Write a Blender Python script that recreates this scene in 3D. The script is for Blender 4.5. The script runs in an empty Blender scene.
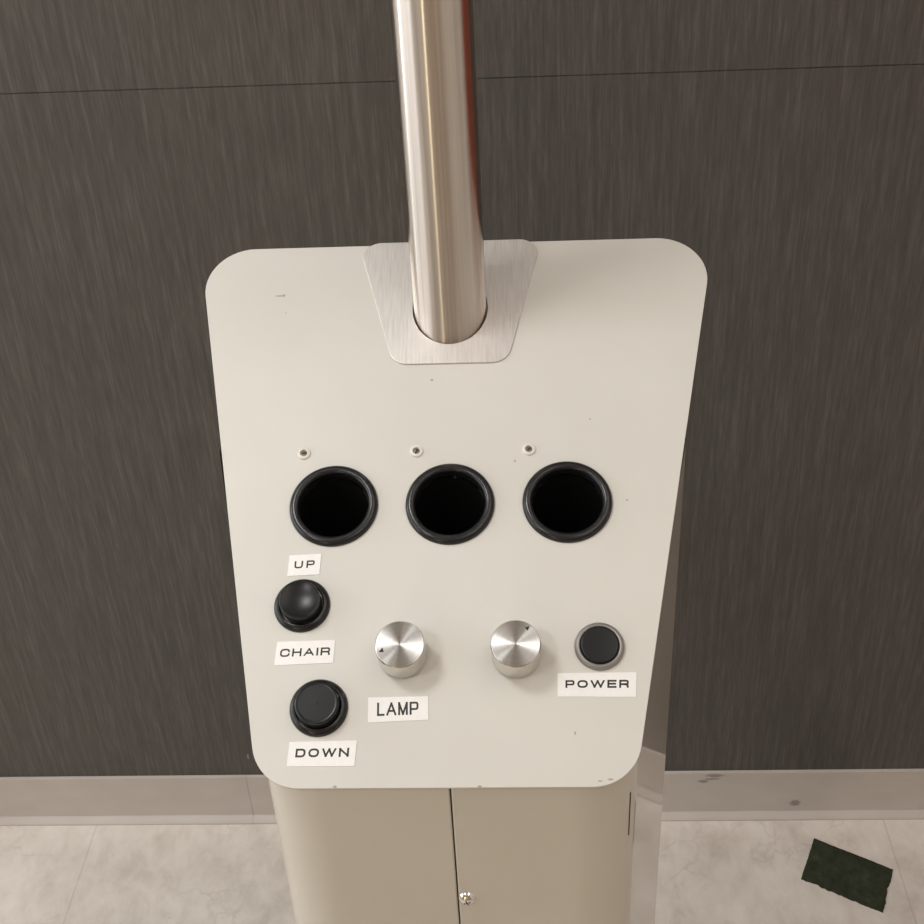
import bpy, bmesh, math, random
import mathutils
from mathutils import Vector, Matrix
random.seed(7)
scn = bpy.context.scene
COL = scn.collection

# ------------------------------------------------------------------ camera
R_ = Vector((0.99860908, 0.02851555, -0.04434834))
U_ = Vector((0.02107087, 0.55520041, 0.83144965))
F_ = Vector((-0.04833146, 0.83122763, -0.55382732))
cam_d = bpy.data.cameras.new('camera')
cam_d.sensor_width = 36.0
cam_d.lens = 36.0 * 1250.09 / 924.0
cam_d.clip_start = 0.02
cam = bpy.data.objects.new('camera', cam_d)
COL.objects.link(cam)
M = Matrix.Identity(4)
for i in range(3):
    M[i][0], M[i][1], M[i][2] = R_[i], U_[i], -F_[i]
M[0][3], M[1][3], M[2][3] = 0.0, 0.0, 1.50099
cam.matrix_world = M
scn.camera = cam

# ------------------------------------------------------------------ measures
WALL_Y = 1.28397
SEAM_Z = 1.11775
O = Vector((-0.04469, 0.59903, 1.07231))          # middle holder on the sloping panel
U = Vector((0.99999377, -0.00352867, 0.0))
V = Vector((0.0030989, 0.87820135, 0.47828107))
N = U.cross(V)
def P(u, v, n=0.0):
    return O + U * u + V * v + N * n

# ------------------------------------------------------------------ node helpers
def new_mat(name):
    m = bpy.data.materials.new(name)
    m.use_nodes = True
    nt = m.node_tree
    b = nt.nodes['Principled BSDF']
    return m, nt, b
def node(nt, kind, **kw):
    n = nt.nodes.new(kind)
    for k, v in kw.items():
        setattr(n, k, v)
    return n
def lk(nt, a, b):
    nt.links.new(a, b)
def coords(nt, scale=(1, 1, 1), out='Object', loc=(0, 0, 0), rot=(0, 0, 0)):
    t = node(nt, 'ShaderNodeTexCoord')
    mp = node(nt, 'ShaderNodeMapping')
    mp.inputs['Scale'].default_value = scale
    mp.inputs['Location'].default_value = loc
    mp.inputs['Rotation'].default_value = rot
    lk(nt, t.outputs[out], mp.inputs['Vector'])
    return mp.outputs['Vector']
def noise(nt, vec, scale=5, detail=4, rough=0.5, dist=0.0):
    n = node(nt, 'ShaderNodeTexNoise')
    n.inputs['Scale'].default_value = scale
    n.inputs['Detail'].default_value = detail
    n.inputs['Roughness'].default_value = rough
    n.inputs['Distortion'].default_value = dist
    lk(nt, vec, n.inputs['Vector'])
    return n.outputs['Fac']
def ramp(nt, fac, stops):
    r = node(nt, 'ShaderNodeValToRGB')
    el = r.color_ramp.elements
    while len(el) < len(stops):
        el.new(0.5)
    for e, (p, c) in zip(el, stops):
        e.position = p
        e.color = (*c, 1) if len(c) == 3 else c
    lk(nt, fac, r.inputs['Fac'])
    return r.outputs['Color']
def mix(nt, fac, a, b, mode='MIX'):
    m = node(nt, 'ShaderNodeMix', data_type='RGBA', blend_type=mode)
    for s, v in ((m.inputs[0], fac), (m.inputs[6], a), (m.inputs[7], b)):
        if isinstance(v, (int, float)):
            s.default_value = v
        elif isinstance(v, tuple):
            s.default_value = (*v, 1)
        else:
            lk(nt, v, s)
    return m.outputs[2]
def math_(nt, op, a, b=None, c=None):
    m = node(nt, 'ShaderNodeMath', operation=op)
    for s, v in zip(m.inputs, (a, b, c)):
        if v is None:
            continue
        if isinstance(v, (int, float)):
            s.default_value = v
        else:
            lk(nt, v, s)
    return m.outputs[0]
def bump(nt, bsdf, h, strength=0.1, dist=0.001):
    b = node(nt, 'ShaderNodeBump')
    b.inputs['Strength'].default_value = strength
    b.inputs['Distance'].default_value = dist
    lk(nt, h, b.inputs['Height'])
    lk(nt, b.outputs['Normal'], bsdf.inputs['Normal'])
def spots(nt, pts):
    """1 inside small elliptical marks (x, y, z, rx, ry, rz) in object space, else 0"""
    t = node(nt, 'ShaderNodeTexCoord')
    wob = node(nt, 'ShaderNodeTexNoise')
    wob.inputs['Scale'].default_value = 400
    lk(nt, t.outputs['Object'], wob.inputs['Vector'])
    tot = None
    for (x, y, z, rx, ry, rz) in pts:
        s = node(nt, 'ShaderNodeVectorMath', operation='SUBTRACT')
        lk(nt, t.outputs['Object'], s.inputs[0]); s.inputs[1].default_value = (x, y, z)
        d = node(nt, 'ShaderNodeVectorMath', operation='DIVIDE')
        lk(nt, s.outputs[0], d.inputs[0]); d.inputs[1].default_value = (rx, ry, rz)
        l = node(nt, 'ShaderNodeVectorMath', operation='LENGTH')
        lk(nt, d.outputs[0], l.inputs[0])
        w = math_(nt, 'MULTIPLY_ADD', wob.outputs['Fac'], 1.2, l.outputs['Value'])
        v = math_(nt, 'SUBTRACT', 1.75, w)
        v = node(nt, 'ShaderNodeClamp').outputs[0] if False else math_(nt, 'MULTIPLY', v, 2.2)
        c = node(nt, 'ShaderNodeClamp'); lk(nt, v, c.inputs[0])
        tot = c.outputs[0] if tot is None else math_(nt, 'MAXIMUM', tot, c.outputs[0])
    return tot

# ------------------------------------------------------------------ materials
def mat_simple(name, col, rough=0.5, metal=0.0, coat=0.0, spec=0.5):
    m, nt, b = new_mat(name)
    b.inputs['Base Color'].default_value = (*col, 1)
    b.inputs['Roughness'].default_value = rough
    b.inputs['Metallic'].default_value = metal
    b.inputs['Coat Weight'].default_value = coat
    b.inputs['Coat Roughness'].default_value = 0.04
    b.inputs['Specular IOR Level'].default_value = spec
    f = noise(nt, coords(nt), 300, 3)
    lo = tuple(c * 0.975 for c in col); hi = tuple(min(1, c * 1.02) for c in col)
    lk(nt, ramp(nt, f, [(0.3, lo), (0.7, hi)]), b.inputs['Base Color'])
    return m

def mat_panel_paint():
    m, nt, b = new_mat('cream_satin_enamel')
    f = noise(nt, coords(nt), 9, 3)
    base = ramp(nt, f, [(0.35, (0.565, 0.547, 0.503)), (0.65, (0.590, 0.572, 0.528))])
    mk = spots(nt, [(-0.1112, 0.1525, 0, .0030, .0006, .004), (-0.1085, 0.1528, 0, .0009, .0010, .004),
                    (-0.0107, 0.0859, 0, .0011, .0009, .004), (0.086, 0.0556, 0, .0006, .0006, .004),
                    (0.1054, 0.0006, 0, .0006, .0007, .004), (0.0702, -0.1376, 0, .0005, .0010, .004),
                    (0.0192, -0.1657, 0, .0012, .0006, .004), (0.0824, -0.1633, 0, .0013, .0004, .004),
                    (0.0880, -0.1624, 0, .0014, .0006, .004), (-0.1063, 0.139, 0, .0005, .0005, .004),
                    (0.0401, 0.0278, 0, .0007, .0007, .004), (-0.058, -0.1655, 0, .0012, .0008, .004)])
    c = mix(nt, math_(nt, 'MULTIPLY', mk, 0.65), base, (0.17, 0.14, 0.11))
    lk(nt, c, b.inputs['Base Color'])
    b.inputs['Roughness'].default_value = 0.42
    b.inputs['Specular IOR Level'].default_value = 0.4
    fine = noise(nt, coords(nt), 900, 2)
    bump(nt, b, fine, 0.05, 0.0003)
    return m

def mat_body_paint():
    m, nt, b = new_mat('cream_gloss_enamel')
    f = noise(nt, coords(nt), 6, 3)
    lk(nt, ramp(nt, f, [(0.35, (0.49, 0.45, 0.375)), (0.65, (0.515, 0.472, 0.397))]), b.inputs['Base Color'])
    b.inputs['Roughness'].default_value = 0.3
    b.inputs['Coat Weight'].default_value = 0.85
    b.inputs['Coat Roughness'].default_value = 0.015
    b.inputs['Coat IOR'].default_value = 1.5
    return m

def mat_pole():
    m, nt, b = new_mat('brushed_stainless_tube')
    v = coords(nt, (1, 1, 0.008))
    f = noise(nt, v, 260, 4, 0.6)
    lk(nt, ramp(nt, f, [(0.3, (0.48, 0.43, 0.38)), (0.7, (0.68, 0.625, 0.57))]), b.inputs['Base Color'])
    b.inputs['Metallic'].default_value = 1.0
    r = node(nt, 'ShaderNodeMapRange')
    lk(nt, f, r.inputs['Value'])
    r.inputs['To Min'].default_value = 0.24; r.inputs['To Max'].default_value = 0.36
    lk(nt, r.outputs[0], b.inputs['Roughness'])
    b.inputs['Anisotropic'].default_value = 0.95
    b.inputs['Anisotropic Rotation'].default_value = 0.25
    tg = node(nt, 'ShaderNodeTangent', direction_type='RADIAL', axis='Z')
    lk(nt, tg.outputs[0], b.inputs['Tangent'])
    bump(nt, b, f, 0.06, 0.0004)
    return m

def mat_collar():
    m, nt, b = new_mat('brushed_stainless_sheet')
    f = noise(nt, coords(nt, (1, 0.05, 1)), 900, 4, 0.6)
    lk(nt, ramp(nt, f, [(0.3, (0.63, 0.595, 0.57)), (0.7, (0.77, 0.735, 0.70))]), b.inputs['Base Color'])
    b.inputs['Metallic'].default_value = 1.0
    b.inputs['Roughness'].default_value = 0.38
    bump(nt, b, f, 0.12, 0.0003)
    return m

def mat_spun():
    m, nt, b = new_mat('spun_aluminium')
    t = node(nt, 'ShaderNodeTexCoord')
    l = node(nt, 'ShaderNodeVectorMath', operation='LENGTH')
    lk(nt, t.outputs['Object'], l.inputs[0])
    w = node(nt, 'ShaderNodeCombineXYZ'); lk(nt, l.outputs['Value'], w.inputs[0])
    f = noise(nt, w.outputs[0], 2500, 3)
    lk(nt, ramp(nt, f, [(0.3, (0.50, 0.485, 0.465)), (0.7, (0.61, 0.595, 0.575))]), b.inputs['Base Color'])
    b.inputs['Metallic'].default_value = 1.0
    b.inputs['Roughness'].default_value = 0.42
    b.inputs['Anisotropic'].default_value = 1.0
    b.inputs['Anisotropic Rotation'].default_value = 0.25
    tg = node(nt, 'ShaderNodeTangent', direction_type='RADIAL', axis='Z')
    lk(nt, tg.outputs[0], b.inputs['Tangent'])
    return m

def mat_laminate():
    m, nt, b = new_mat('dark_woodgrain_laminate')
    a = noise(nt, coords(nt, (1, 1, 0.045), out='Object'), 150, 6, 0.72, 0.0)
    c = noise(nt, coords(nt, (1, 1, 0.06), loc=(3, 1, 7)), 480, 3, 0.6)
    d = noise(nt, coords(nt, (1, 1, 0.25), loc=(9, 4, 2)), 5, 3)
    g = math_(nt, 'ADD', math_(nt, 'MULTIPLY', a, 0.65), math_(nt, 'MULTIPLY', c, 0.35))
    col = ramp(nt, g, [(0.30, (0.038, 0.0355, 0.0325)), (0.50, (0.066, 0.062, 0.057)), (0.70, (0.112, 0.105, 0.097))])
    col = mix(nt, d, col, (1.18, 1.12, 1.06), 'MULTIPLY')
    sc = spots(nt, [(-0.4141, -0.012, 0.131, .0015, .05, .006)])
    col = mix(nt, math_(nt, 'MULTIPLY', sc, 0.5), col, (0.4, 0.38, 0.35))
    lk(nt, col, b.inputs['Base Color'])
    b.inputs['Roughness'].default_value = 0.42
    b.inputs['Specular IOR Level'].default_value = 0.4
    bump(nt, b, g, 0.25, 0.0006)
    return m

def mat_baseboard():
    m, nt, b = new_mat('grey_vinyl_cove')
    f = noise(nt, coords(nt, (0.6, 1, 1)), 30, 4)
    col = ramp(nt, f, [(0.3, (0.47, 0.425, 0.387)), (0.7, (0.505, 0.460, 0.420))])
    sc = spots(nt, [(0.2723, 0, 0.086, .013, .05, .004), (0.2560, 0, 0.074, .008, .05, .0035), (0.268, 0, 0.079, .012, .05, .002),
                    (0.3946, 0, 0.026, .008, .05, .007)])
    col = mix(nt, math_(nt, 'MULTIPLY', sc, 0.55), col, (0.07, 0.06, 0.065))
    lk(nt, col, b.inputs['Base Color'])
    b.inputs['Roughness'].default_value = 0.5
    return m

def mat_floor():
    m, nt, b = new_mat('mottled_vinyl_tile')
    big = noise(nt, coords(nt, rot=(0, 0, 0.5)), 7, 6, 0.62, 0.6)
    mid = noise(nt, coords(nt, (1, 0.6, 1), loc=(4, 2, 0), rot=(0, 0, 0.8)), 32, 6, 0.65, 0.4)
    g = math_(nt, 'ADD', math_(nt, 'MULTIPLY', big, 0.5), math_(nt, 'MULTIPLY', mid, 0.5))
    col = ramp(nt, g, [(0.34, (0.54, 0.487, 0.43)), (0.5, (0.67, 0.615, 0.553)), (0.64, (0.75, 0.70, 0.64))])
    v = node(nt, 'ShaderNodeTexVoronoi', feature='DISTANCE_TO_EDGE')
    v.inputs['Scale'].default_value = 9
    wv = node(nt, 'ShaderNodeVectorMath', operation='ADD')
    lk(nt, coords(nt), wv.inputs[0])
    nn = node(nt, 'ShaderNodeTexNoise'); nn.inputs['Scale'].default_value = 14; nn.inputs['Detail'].default_value = 5
    lk(nt, coords(nt), nn.inputs['Vector'])
    sm = node(nt, 'ShaderNodeVectorMath', operation='SCALE'); sm.inputs['Scale'].default_value = 0.22
    lk(nt, nn.outputs['Color'], sm.inputs[0]); lk(nt, sm.outputs[0], wv.inputs[1])
    lk(nt, wv.outputs[0], v.inputs['Vector'])
    ve = ramp(nt, v.outputs['Distance'], [(0.0, (1, 1, 1)), (0.045, (0, 0, 0))])
    gate = ramp(nt, noise(nt, coords(nt, loc=(7, 7, 0)), 6, 2), [(0.48, (0, 0, 0)), (0.62, (1, 1, 1))])
    vm = mix(nt, 1.0, ve, gate, 'MULTIPLY')
    col = mix(nt, math_(nt, 'MULTIPLY', vm, 0.18), col, (0.25, 0.21, 0.17))
    # tile joints running towards the wall (0.3 m x 0.6 m tiles)
    sx = node(nt, 'ShaderNodeSeparateXYZ'); lk(nt, coords(nt), sx.inputs[0])
    def joint(out, off, pitch, wid):
        a = math_(nt, 'ADD', out, off)
        a = math_(nt, 'PINGPONG', a, pitch / 2)
        return math_(nt, 'LESS_THAN', a, wid)
    j = math_(nt, 'MAXIMUM', joint(sx.outputs['X'], 0.664, 0.5945, 0.0011), joint(sx.outputs['Y'], -1.02, 0.61, 0.0011))
    col = mix(nt, math_(nt, 'MULTIPLY', j, 0.22), col, (0.20, 0.17, 0.14))
    lk(nt, col, b.inputs['Base Color'])
    b.inputs['Roughness'].default_value = 0.55
    bump(nt, b, mid, 0.05, 0.001)
    return m

def mat_scrap():
    m, nt, b = new_mat('dark_green_felt')
    f = noise(nt, coords(nt), 60, 6, 0.7)
    g = noise(nt, coords(nt, loc=(2, 3, 1)), 900, 3)
    col = ramp(nt, f, [(0.35, (0.024, 0.029, 0.018)), (0.6, (0.042, 0.048, 0.030)), (0.75, (0.080, 0.084, 0.060))])
    lk(nt, col, b.inputs['Base Color'])
    b.inputs['Roughness'].default_value = 0.95
    b.inputs['Specular IOR Level'].default_value = 0.1
    bump(nt, b, g, 0.6, 0.001)
    return m

PAINT = mat_panel_paint()
BODY = mat_body_paint()
POLE = mat_pole()
COLLAR = mat_collar()
SPUN = mat_spun()
LAMINATE = mat_laminate()
BASE = mat_baseboard()
FLOOR = mat_floor()
SCRAP = mat_scrap()
BLACK = mat_simple('black_plastic', (0.011, 0.011, 0.012), 0.25, spec=0.4)
BLACKSAT = mat_simple('black_satin_plastic', (0.009, 0.0095, 0.0095), 0.30, spec=0.3)
WELL = mat_simple('black_bore', (0.0025, 0.0025, 0.0025), 0.9, spec=0.05)
CHROME = mat_simple('chrome', (0.78, 0.76, 0.73), 0.12, 1.0)
KNOBSIDE = mat_simple('turned_aluminium', (0.72, 0.69, 0.64), 0.22, 1.0)
BEZEL = mat_simple('dull_metal_bezel', (0.30, 0.285, 0.27), 0.5, 0.7)
LABEL = mat_simple('white_label_tape', (0.78, 0.765, 0.745), 0.35)
INK = mat_simple('black_print', (0.016, 0.014, 0.014), 0.5)
RIVET = mat_simple('ivory_rivet', (0.66, 0.62, 0.55), 0.35)
STEEL = mat_simple('dull_steel', (0.16, 0.145, 0.125), 0.45, 0.7)
DARK = mat_simple('dark_gap', (0.03, 0.02, 0.016), 0.8)
WALLPAINT = mat_simple('warm_wall_paint', (0.66, 0.63, 0.585), 0.7)
CEIL = mat_simple('white_ceiling_tile', (0.84, 0.83, 0.80), 0.8)
REDPANEL = mat_simple('red_brown_panel', (0.32, 0.075, 0.038), 0.4)  # for the added out-of-view panels that the pole reflects
BROWNWALL = mat_simple('brown_wall_paint', (0.44, 0.34, 0.25), 0.7)

# ------------------------------------------------------------------ mesh helpers
def link(name, me, mat, parent=None, loc=None, rot=None, sharp=35):
    if isinstance(me, bmesh.types.BMesh):
        bm = me
        bmesh.ops.recalc_face_normals(bm, faces=bm.faces[:])
        me = bpy.data.meshes.new(name)
        bm.to_mesh(me); bm.free()
    me.materials.clear()
    me.materials.append(mat)
    me.shade_smooth()
    me.set_sharp_from_angle(angle=math.radians(sharp))
    o = bpy.data.objects.new(name, me)
    COL.objects.link(o)
    if parent:
        o.parent = parent
    if loc is not None:
        o.location = loc
    if rot is not None:
        o.rotation_euler = rot
    return o
def structure(o):
    o['kind'] = 'structure'
    return o
def box(bm, x0, x1, y0, y1, z0, z1):
    vs = [bm.verts.new((x, y, z)) for x in (x0, x1) for y in (y0, y1) for z in (z0, z1)]
    for f in ((0, 1, 3, 2), (4, 6, 7, 5), (0, 4, 5, 1), (2, 3, 7, 6), (0, 2, 6, 4), (1, 5, 7, 3)):
        bm.faces.new([vs[i] for i in f])
def lathe(prof, seg=64, bm=None, cx=0, cy=0):
    """revolve a profile of (radius, height) round z; radius 0 makes a pole"""
    bm = bm or bmesh.new()
    rows = []
    for r, z in prof:
        if r <= 1e-7:
            rows.append([bm.verts.new((cx, cy, z))])
        else:
            rows.append([bm.verts.new((cx + r * math.cos(2 * math.pi * k / seg), cy + r * math.sin(2 * math.pi * k / seg), z)) for k in range(seg)])
    for a, b in zip(rows, rows[1:]):
        for k in range(seg):
            k2 = (k + 1) % seg
            f = [a[k % len(a)], a[k2 % len(a)], b[k2 % len(b)], b[k % len(b)]]
            g = []
            for v in f:
                if v not in g:
                    g.append(v)
            if len(g) > 2:
                bm.faces.new(g)
    return bm
def prism(poly, z0, z1, cap_top=True, cap_bot=True, skip_last=False):
    bm = bmesh.new()
    f0 = z0 if callable(z0) else (lambda x, y: z0)
    f1 = z1 if callable(z1) else (lambda x, y: z1)
    a = [bm.verts.new((x, y, f0(x, y))) for x, y in poly]
    b = [bm.verts.new((x, y, f1(x, y))) for x, y in poly]
    n = len(poly)
    for i in range(n - 1 if skip_last else n):
        bm.faces.new((a[i], a[(i + 1) % n], b[(i + 1) % n], b[i]))
    if cap_bot: bm.faces.new(a[::-1])
    if cap_top: bm.faces.new(b)
    return bm
def rounded(poly, radii, seg=14):
    """round the corners of a polygon, returns list of 2-D points"""
    out = []
    n = len(poly)
    for i in range(n):
        p = Vector(poly[i]).to_2d(); a = Vector(poly[i - 1]).to_2d(); c = Vector(poly[(i + 1) % n]).to_2d()
        r = radii[i]
        if r <= 0:
            out.append((p.x, p.y)); continue
        d1 = (a - p).normalized(); d2 = (c - p).normalized()
        half = d1.angle(d2) / 2
        t = r / math.tan(half)
        cen = p + (d1 + d2).normalized() * (r / math.sin(half))
        s = p + d1 * t; e = p + d2 * t
        a0 = math.atan2(s.y - cen.y, s.x - cen.x); a1 = math.atan2(e.y - cen.y, e.x - cen.x)
        da = (a1 - a0 + math.pi) % (2 * math.pi) - math.pi
        for k in range(seg + 1):
            q = a0 + da * k / seg
            out.append((cen.x + r * math.cos(q), cen.y + r * math.sin(q)))
    return out
def circle(cx, cy, rx, ry=None, n=72):
    ry = ry or rx
    return [(cx + rx * math.cos(2 * math.pi * k / n), cy + ry * math.sin(2 * math.pi * k / n)) for k in range(n)]
def sheet(loops, thick, bev=0.0003):
    """flat sheet with holes, top face at z = 0"""
    cu = bpy.data.curves.new('sheet', 'CURVE')
    cu.dimensions = '2D'; cu.fill_mode = 'BOTH'
    cu.extrude = thick / 2 - bev; cu.bevel_depth = bev; cu.bevel_resolution = 2; cu.offset = -bev
    for lp in loops:
        s = cu.splines.new('POLY')
        s.points.add(len(lp) - 1)
        for pt, (x, y) in zip(s.points, lp):
            pt.co = (x, y, 0, 1)
        s.use_cyclic_u = True
    ob = bpy.data.objects.new('sheet', cu)
    COL.objects.link(ob)
    dg = bpy.context.evaluated_depsgraph_get()
    me = bpy.data.meshes.new_from_object(ob.evaluated_get(dg))
    bpy.data.objects.remove(ob); bpy.data.curves.remove(cu)
    for v in me.vertices:
        v.co.z -= thick / 2
    return me
GLYPH = {   # centre lines in a unit box; first number is the relative width
    'U': (1.0, [[(0, 1), (0, .30), (.06, .10), (.25, 0), (.75, 0), (.94, .10), (1, .30), (1, 1)]]),
    'P': (.95, [[(0, 0), (0, 1), (.80, 1), (.95, .94), (1, .82), (1, .62), (.95, .48), (.80, .42), (0, .42)]]),
    'C': (1.05, [[(1, .72), (.95, .88), (.80, .98), (.65, 1), (.35, 1), (.12, .93), (0, .70), (0, .30), (.12, .07), (.35, 0), (.65, 0), (.80, .02), (.95, .12), (1, .28)]]),
    'H': (1.0, [[(0, 0), (0, 1)], [(1, 0), (1, 1)], [(0, .52), (1, .52)]]),
    'A': (1.1, [[(0, 0), (.5, 1), (1, 0)], [(.17, .32), (.83, .32)]]),
    'I': (0.0, [[(0, 0), (0, 1)]]),
    'R': (1.0, [[(0, 0), (0, 1), (.80, 1), (.95, .94), (1, .82), (1, .64), (.95, .50), (.80, .44), (0, .44)], [(.55, .44), (.85, .40), (.97, .26), (1, 0)]]),
    'D': (1.05, [[(0, 0), (0, 1), (.65, 1), (.88, .92), (1, .70), (1, .30), (.88, .08), (.65, 0), (0, 0)]]),
    'O': (1.15, [[(.5, 1), (.25, .97), (.07, .82), (0, .55), (0, .45), (.07, .18), (.25, .03), (.5, 0), (.75, .03), (.93, .18), (1, .45), (1, .55), (.93, .82), (.75, .97), (.5, 1)]]),
    'W': (1.6, [[(0, 1), (.25, 0), (.5, 1), (.75, 0), (1, 1)]]),
    'N': (1.05, [[(0, 0), (0, 1), (1, 0), (1, 1)]]),
    'E': (.95, [[(1, 1), (0, 1), (0, 0), (1, 0)], [(0, .52), (.93, .52)]]),
    'L': (.75, [[(0, 1), (0, 0), (1, 0)]]),
    'M': (1.05, [[(0, 0), (0, 1), (.5, 0), (1, 1), (1, 0)]]),
}
def lettering(word, w, h, t, gap):
    """strokes of constant width t filling a w x h box"""
    k = len(word)
    tot = sum(GLYPH[c][0] for c in word)
    unit = (w - t - gap * (k - 1)) / tot
    bm = bmesh.new()
    x = t / 2
    for c in word:
        gw, lines = GLYPH[c]
        split = []
        for ln in lines:                      # break the stroke at sharp corners
            cur = [ln[0]]
            for i in range(1, len(ln)):
                cur.append(ln[i])
                if 0 < i < len(ln) - 1:
                    d0 = Vector(((ln[i][0] - ln[i - 1][0]) * gw * unit, (ln[i][1] - ln[i - 1][1]) * h)).normalized()
                    d1 = Vector(((ln[i + 1][0] - ln[i][0]) * gw * unit, (ln[i + 1][1] - ln[i][1]) * h)).normalized()
                    if d0.dot(d1) < -0.15:
                        split.append(cur); cur = [ln[i]]
            split.append(cur)
        for ln in split:
            pts = [Vector((x + a * gw * unit, t / 2 + b * (h - t))) for a, b in ln]
            closed = (pts[0] - pts[-1]).length < 1e-9
            if closed: pts = pts[:-1]
            n = len(pts); L = []; Rr = []
            for i, p in enumerate(pts):
                d0 = (p - pts[i - 1]).normalized() if (i or closed) else None
                d1 = (pts[(i + 1) % n] - p).normalized() if (i < n - 1 or closed) else None
                d0 = d0 or d1; d1 = d1 or d0
                n0 = Vector((-d0.y, d0.x)); n1 = Vector((-d1.y, d1.x))
                m = n0 + n1
                if m.length < 0.3: m = n0 * 1.0
                m.normalize()
                f = t / 2 / max(0.42, m.dot(n0))
                q = p
                if not closed and i == 0: q = p - d1 * t / 2
                if not closed and i == n - 1: q = p + d0 * t / 2
                a, b = q + m * f, q - m * f
                L.append((min(max(a.x, -1), 1), min(max(a.y, 0), h))); Rr.append((b.x, min(max(b.y, 0), h)))
            vl = [bm.verts.new((*a, 0)) for a in L]; vr = [bm.verts.new((*a, 0)) for a in Rr]
            for i in range(n if closed else n - 1):
                j = (i + 1) % n
                bm.faces.new((vl[i], vr[i], vr[j], vl[j]))
        x += gw * unit + gap
    return bm

# ------------------------------------------------------------------ setting
XL, XR, YF, ZC = -2.1, 1.7, -1.9, 2.8
bm = bmesh.new(); box(bm, XL, XR, YF, WALL_Y, -0.05, 0.0)
structure(link('floor', bm, FLOOR))
# back wall: two laminate boards with an open joint between them
bm = bmesh.new()
box(bm, XL, XR, WALL_Y, WALL_Y + 0.05, 0.0, SEAM_Z - 0.0008)
box(bm, XL, XR, WALL_Y + 0.0010, WALL_Y + 0.05, SEAM_Z - 0.0008, SEAM_Z + 0.0006)
box(bm, XL, XR, WALL_Y - 0.0003, WALL_Y + 0.05, SEAM_Z + 0.0006, ZC)
w = link('wall_back', bm, LAMINATE, loc=(0, WALL_Y, 0))
for v in w.data.vertices: v.co.y -= WALL_Y
for v in w.data.vertices:                       # the joint runs very slightly out of level
    if abs(v.co.z - SEAM_Z) < 0.01: v.co.z -= 0.0003 + 0.0036 * v.co.x
structure(w)
bm = bmesh.new(); box(bm, XL - 0.05, XL, YF, WALL_Y + 0.05, -0.05, ZC); structure(link('wall_left', bm, WALLPAINT))
bm = bmesh.new(); box(bm, XR, XR + 0.05, YF, WALL_Y + 0.05, -0.05, ZC); structure(link('wall_right', bm, WALLPAINT))
bm = bmesh.new(); box(bm, XL - 0.05, XR + 0.05, YF - 0.05, YF, -0.05, ZC); structure(link('wall_front', bm, BROWNWALL))
bm = bmesh.new(); box(bm, XL - 0.05, XR + 0.05, YF - 0.05, WALL_Y + 0.05, ZC, ZC + 0.05); structure(link('ceiling', bm, CEIL))
bm = bmesh.new(); box(bm, 0.80, 1.62, WALL_Y - 0.03, WALL_Y, 0.0, 2.1); structure(link('reflection_panel_1', bm, REDPANEL))  # added out of view to give the pole its red reflected stripe
bm = bmesh.new(); box(bm, XR - 0.03, XR, 0.80, WALL_Y - 0.03, 0.0, 2.1); structure(link('reflection_panel_3', bm, REDPANEL))  # added red-brown panel, widens the red stripe in the pole
bm = bmesh.new(); box(bm, -1.95, -0.88, WALL_Y - 0.03, WALL_Y, 0.0, 2.1); structure(link('reflection_panel_2', bm, CEIL))  # added pale panel, lightens the pole's left edge by reflection
bm = bmesh.new(); box(bm, XR - 0.02, XR, 0.48, 0.60, 0.0, 2.1); structure(link('reflection_strip_1', bm, CEIL))  # added white strip, reflected as a thin bright line in the pole
# cove baseboard in two lengths with a butt joint
prof = [(0.0, 0.0), (-0.0152, 0.0), (-0.0152, 0.0020), (-0.0142, 0.0034), (-0.0100, 0.0058), (-0.0062, 0.0074), (-0.0046, 0.0090), (-0.0042, 0.0104),
        (-0.0042, 0.0912), (-0.0036, 0.0920), (0.0, 0.0922)]
bm = bmesh.new()
for xa, xb in ((XL, -0.42225), (-0.4219, XR)):
    A = [bm.verts.new((xa, y, z)) for y, z in prof]; B = [bm.verts.new((xb, y, z)) for y, z in prof]
    for i in range(len(prof)):
        j = (i + 1) % len(prof)
        bm.faces.new((A[i], A[j], B[j], B[i]))
    bm.faces.new(A); bm.faces.new(B[::-1])
structure(link('baseboard_back', bm, BASE, loc=(0, WALL_Y, 0), sharp=28))

# ------------------------------------------------------------------ the control stand
base_pt = Vector((-0.0443, 0.60, 0.0))
stand = bpy.data.objects.new('control_stand', None)
COL.objects.link(stand)
stand.location = base_pt
stand['label'] = 'cream enamel examination-chair control stand with sloping button panel and brushed steel pole'
stand['category'] = 'control stand'

Rm = Matrix((U, V, N)).transposed()
ROT = Rm.to_euler()
def sc(prof, k):
    return [(r * k, z) for r, z in prof]
def on_panel(name, me, mat, u=0.0, v=0.0, n=0.0, parent=stand, sharp=35):
    if parent is stand:
        o = link(name, me, mat, stand, P(u, v, n) - base_pt, ROT, sharp)
    else:
        o = link(name, me, mat, parent, (u, v, n), None, sharp)    # local to a part of the panel
    if name in ('cap', 'control_panel', 'collar_plate'):
        wn = o.modifiers.new('weighted', 'WEIGHTED_NORMAL'); wn.keep_sharp = True; wn.weight = 100
    return o

# --- sloping panel
S_ = 0.0690
plate = [(-0.1675, 0.1912), (0.1721, 0.1909), (0.1010, -0.1664), (-0.0999, -0.1664)][::-1]
plate_o = rounded(plate, [0.0272, 0.0272, 0.031, 0.031])
POLE_R = 0.0233
PV = 0.1389
tau = math.acos(V.y)
hole = circle(0, PV, POLE_R + 0.0009, (POLE_R + 0.0009) / math.cos(tau) * 0.997, 96)
loops = [plate_o, hole] + [circle(k * S_ + 0.0015, 0.0, 0.0215) for k in (-1, 0, 1)]
panel = on_panel('control_panel', sheet(loops, 0.0022, 0.00035), PAINT, sharp=50)

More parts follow.
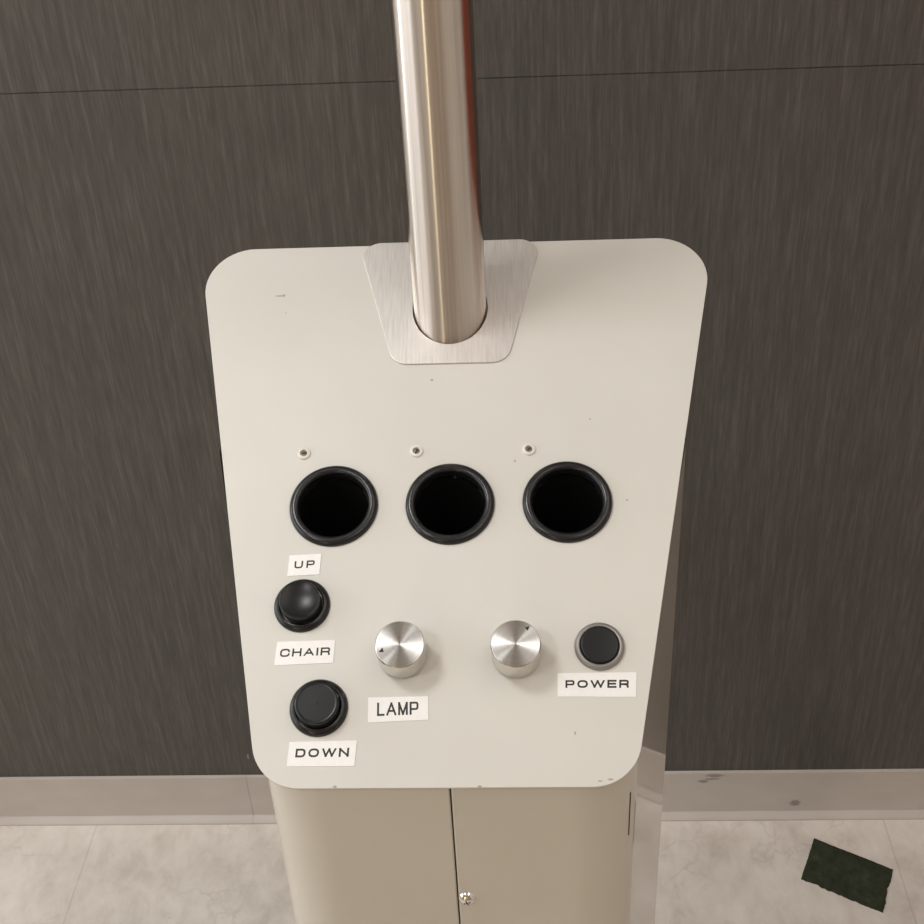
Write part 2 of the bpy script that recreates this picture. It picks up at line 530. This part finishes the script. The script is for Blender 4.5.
# --- body covers, extruded straight down from under the panel
X0 = -0.0434
def side_x(y, s):                      # side walls splay outwards to the rear
    return X0 + s * (0.1415 + (y - 0.634) * math.tan(math.radians(14.2)))
yf, yb = 0.4556, 0.6410
SEAM_X = -0.0421
UND = P(0, 0, -0.0023)
def z_top(x, y):                       # underside of the panel
    return UND.z - (N.x * (x - UND.x) + N.y * (y - UND.y)) / N.z
g = 0.0003
for s, nm in ((-1, 'front_cover'), (1, 'front_cover')):
    poly = [(SEAM_X + s * g, yf), (side_x(yf, s), yf), (side_x(yb, s), yb), (SEAM_X + s * g, yb)]
    pr = [(SEAM_X + s * g, yf + 0.012)] + rounded(poly, [0.0012, 0.038, 0.004, 0.0], 20)
    pr = [(x - base_pt.x, y - base_pt.y) for x, y in pr]
    zf = lambda x, y: z_top(x + base_pt.x, y + base_pt.y)
    o = link(nm, prism(pr, 0.0, zf, cap_top=False, cap_bot=False, skip_last=True), BODY, stand, (0, 0, 0), sharp=40)
    wn = o.modifiers.new('weighted', 'WEIGHTED_NORMAL'); wn.keep_sharp = True; wn.weight = 100
    if s > 0:
        right_cover = o
        o['label'] = 'right half of the cream front cover, carrying the chrome lock'
    else:
        o['label'] = 'left half of the cream front cover'
bm = bmesh.new(); box(bm, SEAM_X - 0.004 - base_pt.x, SEAM_X + 0.004 - base_pt.x, yf + 0.003 - base_pt.y, yf + 0.006 - base_pt.y, 0.0, 0.985)
# the lock screw beside the seam, with a small tab reaching to the seam
prof_l = [(0.0, 0.0030), (0.0012, 0.0029), (0.0024, 0.0024), (0.0034, 0.0015), (0.0040, 0.0004), (0.0042, 0.0)]
lb = lathe(sc(prof_l, 1.2), 40)
lock = link('lock_screw', lb, CHROME, right_cover, Vector((-0.0368, yf, 0.8978)) - base_pt, (math.radians(90), 0, 0))
lock['label'] = 'chrome dome-headed screw beside the cover seam'
bm2 = bmesh.new()
for ang in (0, 90):
    b3 = bmesh.new(); box(b3, -0.0021, 0.0021, -0.00035, 0.00035, 0.0018, 0.00315)
    bmesh.ops.rotate(b3, verts=b3.verts[:], cent=(0, 0, 0), matrix=Matrix.Rotation(math.radians(ang + 20), 3, 'Z'))
    tmp = bpy.data.meshes.new('t'); b3.to_mesh(tmp); b3.free(); bm2.from_mesh(tmp); bpy.data.meshes.remove(tmp)
for v in bm2.verts:
    v.co.y -= 0.0009
    r2 = v.co.x ** 2 + v.co.y ** 2
    if v.co.z > 0.002: v.co.z = 0.00335 - r2 * 73
cross = link('cross_recess', bm2, DARK, right_cover, lock.location, lock.rotation_euler)
cross['label'] = 'dark cross recess'
bm.free()
bm = bmesh.new(); box(bm, -0.0400, -0.0374, yf - 0.0009, yf, 0.8966, 0.8990)
for v in bm.verts: v.co -= base_pt
tab = link('lock_tab', bm, CHROME, right_cover); tab.parent = right_cover
tab['label'] = 'small metal tab between screw and seam'

# narrow slot where the right cover turns into its side
def ray_at(px, py):
    return F_ + R_ * ((px - 462) / 1250.09) - U_ * ((py - 462) / 1250.09)
prr = rounded([(SEAM_X + g, yf), (side_x(yf, 1), yf), (side_x(yb, 1), yb), (SEAM_X + g, yb)], [0.0012, 0.038, 0.004, 0.0], 20)
best = None
for i in range(21 + 20, 21 + 20 + 0 + 1): pass
arc = prr[21:42]
a, b = Vector(arc[15]), Vector(arc[16])
nrm = Vector(((b - a).y, -(b - a).x)).normalized()
bm = bmesh.new()
for (p2, z0, z1) in ((a.lerp(b, 0.2), 0.930, 0.965),):
    d = (b - a).normalized() * 0.00055
    pts = [p2 - d - nrm * 0.0005, p2 + d - nrm * 0.0005, p2 + d + nrm * 0.0002, p2 - d + nrm * 0.0002]
    A = [bm.verts.new((q.x - base_pt.x, q.y - base_pt.y, z0)) for q in pts]
    B = [bm.verts.new((q.x - base_pt.x, q.y - base_pt.y, z1)) for q in pts]
    for i in range(4): bm.faces.new((A[i], A[(i + 1) % 4], B[(i + 1) % 4], B[i]))
    bm.faces.new(A[::-1]); bm.faces.new(B)
slot = link('cover_slot', bm, DARK, right_cover)
slot['label'] = 'thin dark slot at the corner of the cover'

# --- pole and its stainless collar
px = P(0, PV)
prof_p = [(0.0, 0.0), (POLE_R - 0.0004, 0.0)] + [(POLE_R, 0.0005)] + [(POLE_R, 0.05 + 1.9 * k / 40) for k in range(41)] + [(POLE_R - 0.002, 1.952), (0, 1.952)]
pole = link('pole', lathe(prof_p, 96), POLE, stand, Vector((px.x, px.y, 0)) - base_pt)
pole.rotation_euler = (0, -0.006, 0); pole.location.x += 0.006 * px.z
pole['label'] = 'round brushed stainless steel pole rising through the panel'
coll = rounded([(-0.0356, 0.0973), (0.0362, 0.0973), (0.0598, 0.1922), (-0.0611, 0.1924)], [0.0125, 0.0125, 0.0115, 0.0115], 10)
chole = circle(0, PV, POLE_R + 0.0008, (POLE_R + 0.0008) / math.cos(tau) * 0.997, 96)
collar = on_panel('collar_plate', sheet([coll, chole], 0.0012, 0.00025), COLLAR, 0, 0, 0.0012, sharp=50)
collar['label'] = 'trapezoid brushed stainless collar plate round the pole'

# --- three instrument wells with the little screws above them
ring_prof = [(0.0206, -0.004), (0.0206, 0.0012), (0.0209, 0.0022), (0.0217, 0.0031), (0.0228, 0.0035), (0.0242, 0.0033), (0.0254, 0.0026), (0.0261, 0.0016), (0.0264, 0.0004), (0.0264, 0.0)]
well_prof = [(0.0, -0.105), (0.0195, -0.105), (0.0206, -0.103), (0.0206, -0.06), (0.0206, -0.003)]
for k, side in ((-1, 'left'), (0, 'middle'), (1, 'right')):
    r = on_panel('instrument_holder_ring', lathe(ring_prof, 96), BLACK, k * S_ + 0.0015, 0.0)
    r['label'] = 'black plastic rim of the %s instrument well' % side
    wb = lathe(well_prof, 64)
    for v in wb.verts: v.co.y += v.co.z * math.tan(tau)      # the bore drops straight down into the stand
    wl = on_panel('well', wb, WELL, 0, 0, 0, parent=r)
    wl['label'] = 'deep black bore'
for u, v, a in ((-0.0877, 0.0355, 10), (-0.0192, 0.0356, 60), (0.0486, 0.0354, 35)):
    s = on_panel('rivet', lathe(sc([(0.0017, 0.0002), (0.0018, 0.0009), (0.0021, 0.0013), (0.0027, 0.0013), (0.0033, 0.0009), (0.0036, 0.0)], 1.18), 32), RIVET, u, v)
    s['label'] = 'small ivory rivet with a dark steel centre'
    b = lathe(sc([(0.0, 0.0006), (0.0008, 0.0005), (0.0018, 0.0002)], 1.25), 20)
    c = on_panel('rivet_core', b, STEEL, 0, 0, 0, parent=s)
    b = bmesh.new(); box(b, -0.0013, 0.0013, -0.0004, 0.0004, 0.0004, 0.00075)
    bmesh.ops.rotate(b, verts=b.verts[:], cent=(0, 0, 0), matrix=Matrix.Rotation(math.radians(a), 3, 'Z'))
    d = on_panel('rivet_slot', b, DARK, 0, 0, 0, parent=s)

# --- push buttons
def button(u, v, dished):
    fl = on_panel('push_button', lathe(sc([(0.0106, -0.001), (0.0106, 0.0026), (0.0112, 0.0034), (0.0125, 0.0030), (0.0135, 0.0018), (0.0139, 0.0006), (0.0139, 0.0)], 1.16), 72), BLACK, u, v)
    if dished:
        pr = [(0.0, 0.0082), (0.004, 0.0084), (0.0070, 0.0091), (0.0086, 0.0098), (0.0093, 0.0101), (0.0099, 0.0098), (0.0102, 0.0090), (0.0102, 0.0)]
    else:
        pr = [(0.0, 0.0101), (0.0005, 0.0100), (0.0009, 0.0097), (0.0088, 0.0097), (0.0090, 0.0099), (0.0097, 0.0100), (0.0103, 0.0095), (0.0105, 0.0086), (0.0105, 0.0)]
    on_panel('cap', lathe(sc(pr, 1.14), 72), BLACKSAT, 0, 0, 0, parent=fl)
    return fl
button(-0.0822, -0.0628, True)['label'] = 'upper black push button with dished cap, under the UP label'
button(-0.0690, -0.1226, False)['label'] = 'lower black push button with flat cap, above the DOWN label'

# --- two turned aluminium knobs
def knob(u, v, h, tri, lab):
    r = 0.0137
    skirt = on_panel('control_knob', lathe([(0.0085, 0.0), (0.0085, 0.0012), (r, 0.0014), (r + 0.0001, 0.003), (r, h - 0.0009), (r - 0.0003, h - 0.0003), (r - 0.0006, h)], 96), KNOBSIDE, u, v, sharp=25)
    skirt['label'] = lab
    fc = on_panel('spun_face', lathe([(r - 0.0006, h), (r - 0.0008, h + 0.00002), (r * 0.5, h + 0.00002), (0.0004, h + 0.00002), (0.0, h - 0.0002)], 96), SPUN, 0, 0, 0, parent=skirt)
    b = bmesh.new()
    A = [b.verts.new((x - u, y - v, h + 0.00001)) for x, y in tri]; B = [b.verts.new((x - u, y - v, h + 0.00012)) for x, y in tri]
    for i in range(3): b.faces.new((A[i], A[(i + 1) % 3], B[(i + 1) % 3], B[i]))
    b.faces.new(A); b.faces.new(B)
    on_panel('pointer_mark', b, DARK, 0, 0, 0, parent=skirt)
knob(-0.0238, -0.0929, 0.0182, [(-0.0331, -0.0948), (-0.0352, -0.0972), (-0.0323, -0.0973)], 'left turned aluminium knob, above the LAMP label')
knob(0.0393, -0.0934, 0.0187, [(0.0459, -0.0862), (0.0443, -0.0845), (0.0470, -0.0836)], 'right turned aluminium knob, beside the POWER button')

# --- power button
pw = on_panel('power_button', lathe(sc([(0.0094, 0.0016), (0.0098, 0.0028), (0.0104, 0.0031), (0.0112, 0.0028), (0.0119, 0.0018), (0.0121, 0.0)], 1.14), 72), BEZEL, 0.0853, -0.0893)
pw['label'] = 'round black power button in a dull metal bezel'
on_panel('cap', lathe(sc([(0.0, 0.0040), (0.0084, 0.0040), (0.0090, 0.0037), (0.0094, 0.0030), (0.0095, 0.0)], 1.14), 72), BLACKSAT, 0, 0, 0, parent=pw)

# --- stuck-on labels: corners TL, TR, BR, BL in panel coordinates; lettering box in label fractions
labels = [
    ('UP', [(-0.0917, -0.0316), (-0.0731, -0.0307), (-0.0735, -0.0438), (-0.0921, -0.0445)], (0.19, 0.82, 0.345, 0.70), 0.00098),
    ('CHAIR', [(-0.0949, -0.0843), (-0.0622, -0.0836), (-0.0626, -0.0969), (-0.0956, -0.0981)], (0.075, 0.93, 0.34, 0.685), 0.00098),
    ('LAMP', [(-0.0421, -0.1170), (-0.0092, -0.1166), (-0.0088, -0.1297), (-0.0417, -0.1310)], (0.15, 0.84, 0.24, 0.78), 0.00112),
    ('DOWN', [(-0.0839, -0.1413), (-0.0472, -0.1407), (-0.0480, -0.1546), (-0.0845, -0.1546)], (0.11, 0.90, 0.36, 0.715), 0.00110),
    ('POWER', [(0.0618, -0.1043), (0.1048, -0.1042), (0.1038, -0.1181), (0.0614, -0.1175)], (0.10, 0.905, 0.365, 0.695), 0.00105),
]
for word, q, (x0, x1, y0, y1), off in labels:
    tl, tr, br, bl = [Vector(c) for c in q]
    cen = (tl + tr + br + bl) / 4
    bm = bmesh.new()
    A = [bm.verts.new((*(c - cen), 0.0)) for c in (bl, br, tr, tl)]; B = [bm.verts.new((*(c - cen), 0.0003)) for c in (bl, br, tr, tl)]
    for i in range(4): bm.faces.new((A[i], A[(i + 1) % 4], B[(i + 1) % 4], B[i]))
    bm.faces.new(A[::-1]); bm.faces.new(B)
    lb = on_panel('label', bm, LABEL, cen.x, cen.y, 0.0, sharp=20)
    lb['label'] = 'white stuck-on label reading %s' % word
    wid = ((tr - tl).length + (br - bl).length) / 2; hei = ((tl - bl).length + (tr - br).length) / 2
    W_, H_ = wid * (x1 - x0), hei * (y1 - y0)
    me = lettering(word, W_, H_, off, off * {'UP': 3.1, 'LAMP': 1.85}.get(word, 2.4))
    for v in me.verts:
        fx = x0 + (x1 - x0) * v.co.x / W_; fy = y0 + (y1 - y0) * v.co.y / H_
        p2 = (bl * (1 - fx) + br * fx) * (1 - fy) + (tl * (1 - fx) + tr * fx) * fy - cen
        v.co = (p2.x, p2.y, 0.00034)
    on_panel('lettering', me, INK, 0, 0, 0, parent=lb)

# ------------------------------------------------------------------ green scrap on the floor
c4 = [Vector((0.4161, 1.2342)), Vector((0.5163, 1.1784)), Vector((0.4844, 1.1067)), Vector((0.3833, 1.1629))]
rng = random.Random(3)
out = []
amp = [0.0003, 0.0009, 0.0009, 0.0003]
cnt = [26, 18, 34, 18]
cen = sum(c4, Vector((0, 0))) / 4
for i in range(4):
    a, b = c4[i], c4[(i + 1) % 4]
    nrm = Vector((-(b - a).y, (b - a).x)).normalized()
    for k in range(cnt[i]):
        t = k / cnt[i]
        q = a.lerp(b, t) + nrm * rng.uniform(-amp[i], amp[i]) * (1 if k else 0.3)
        if i == 1 and 0.36 < t < 0.60: q += nrm * -0.0022 * math.sin((t - 0.36) / 0.24 * math.pi)   # frayed notch
        if i == 2 and 0.78 < t < 0.90: q += nrm * -0.0016
        out.append(q - cen)
bm = bmesh.new()
rings = []
def sc_h(q):
    return 0.0022 + 0.0007 * math.sin(q.x * 60 + 1) * math.cos(q.y * 45)
for f, zf in ((1.0, 'bot'), (1.0, 'edge'), (0.985, 'top'), (0.8, 'top'), (0.5, 'top'), (0.2, 'top')):
    row = []
    for q in out:
        p2 = q * f
        z = 0.0 if zf == 'bot' else (sc_h(p2) * 0.7 if zf == 'edge' else sc_h(p2))
        row.append(bm.verts.new((p2.x, p2.y, z)))
    rings.append(row)
n = len(out)
for a, b in zip(rings, rings[1:]):
    for i in range(n):
        bm.faces.new((a[i], a[(i + 1) % n], b[(i + 1) % n], b[i]))
bm.faces.new(rings[-1]); bm.faces.new(rings[0][::-1])
sp = link('cloth_scrap', bm, SCRAP, loc=(cen.x, cen.y, 0.0), sharp=60)
sp['label'] = 'dark green rectangular cloth scrap with ragged edges on the floor by the baseboard'
sp['category'] = 'cloth scrap'

# ------------------------------------------------------------------ lights
def area(name, loc, size, power, col, target=None, rot=None):
    l = bpy.data.lights.new(name, 'AREA')
    l.shape = 'RECTANGLE'; l.size, l.size_y = size
    l.energy = power; l.color = col
    o = bpy.data.objects.new(name, l)
    COL.objects.link(o); o.location = loc
    if target is not None:
        o.rotation_euler = (Vector(target) - Vector(loc)).to_track_quat('-Z', 'Y').to_euler()
    else:
        o.rotation_euler = rot or (0, 0, 0)
    return o
area('overhead_light', (-0.90, 0.45, ZC - 0.01), (0.45, 0.45), 16, (0.98, 0.985, 0.965))
area('overhead_light', (-1.15, -0.75, ZC - 0.01), (0.35, 0.35), 12, (0.98, 0.98, 0.96))
area('overhead_light', (0.85, -0.9, ZC - 0.01), (0.9, 0.9), 7.5, (1.0, 0.92, 0.86))  # added fill from the front right, keeps the panel's right side bright
area('overhead_light', (0.90, 0.30, ZC - 0.01), (1.2, 1.2), 8.5, (1.0, 0.935, 0.885))  # added soft fill, evens out the right half of the panel
area('added_side_light', (XL + 0.02, 0.06, 1.55), (1.5, 1.5), 15, (0.91, 0.94, 1.0), rot=(0, math.radians(-90), 0))  # added broad cool source, lights the left wall and the pole's left side
area('added_side_light', (XL + 0.02, 0.98, 1.55), (1.5, 0.22), 7.5, (0.91, 0.94, 1.0), rot=(0, math.radians(-90), 0))  # added narrow source for the white line on the pole
area('pole_stripe_light', (-0.83, -1.33, 1.2), (0.08, 1.2), 3.0, (1.0, 0.90, 0.66), target=(-0.04, 0.72, 1.2))  # added narrow warm source for the yellow line on the pole

wd = bpy.data.worlds.new('world')
wd.use_nodes = True
bg = wd.node_tree.nodes['Background']
bg.inputs['Color'].default_value = (1.0, 0.92, 0.82, 1)
bg.inputs['Strength'].default_value = 0.1
scn.world = wd
vs = scn.view_settings
vs.view_transform = 'Standard'; vs.look = 'None'; vs.gamma = 1.0; vs.exposure = -0.03
vs.use_curve_mapping = False
scn.cycles.use_denoising = True
scn.cycles.max_bounces = 8
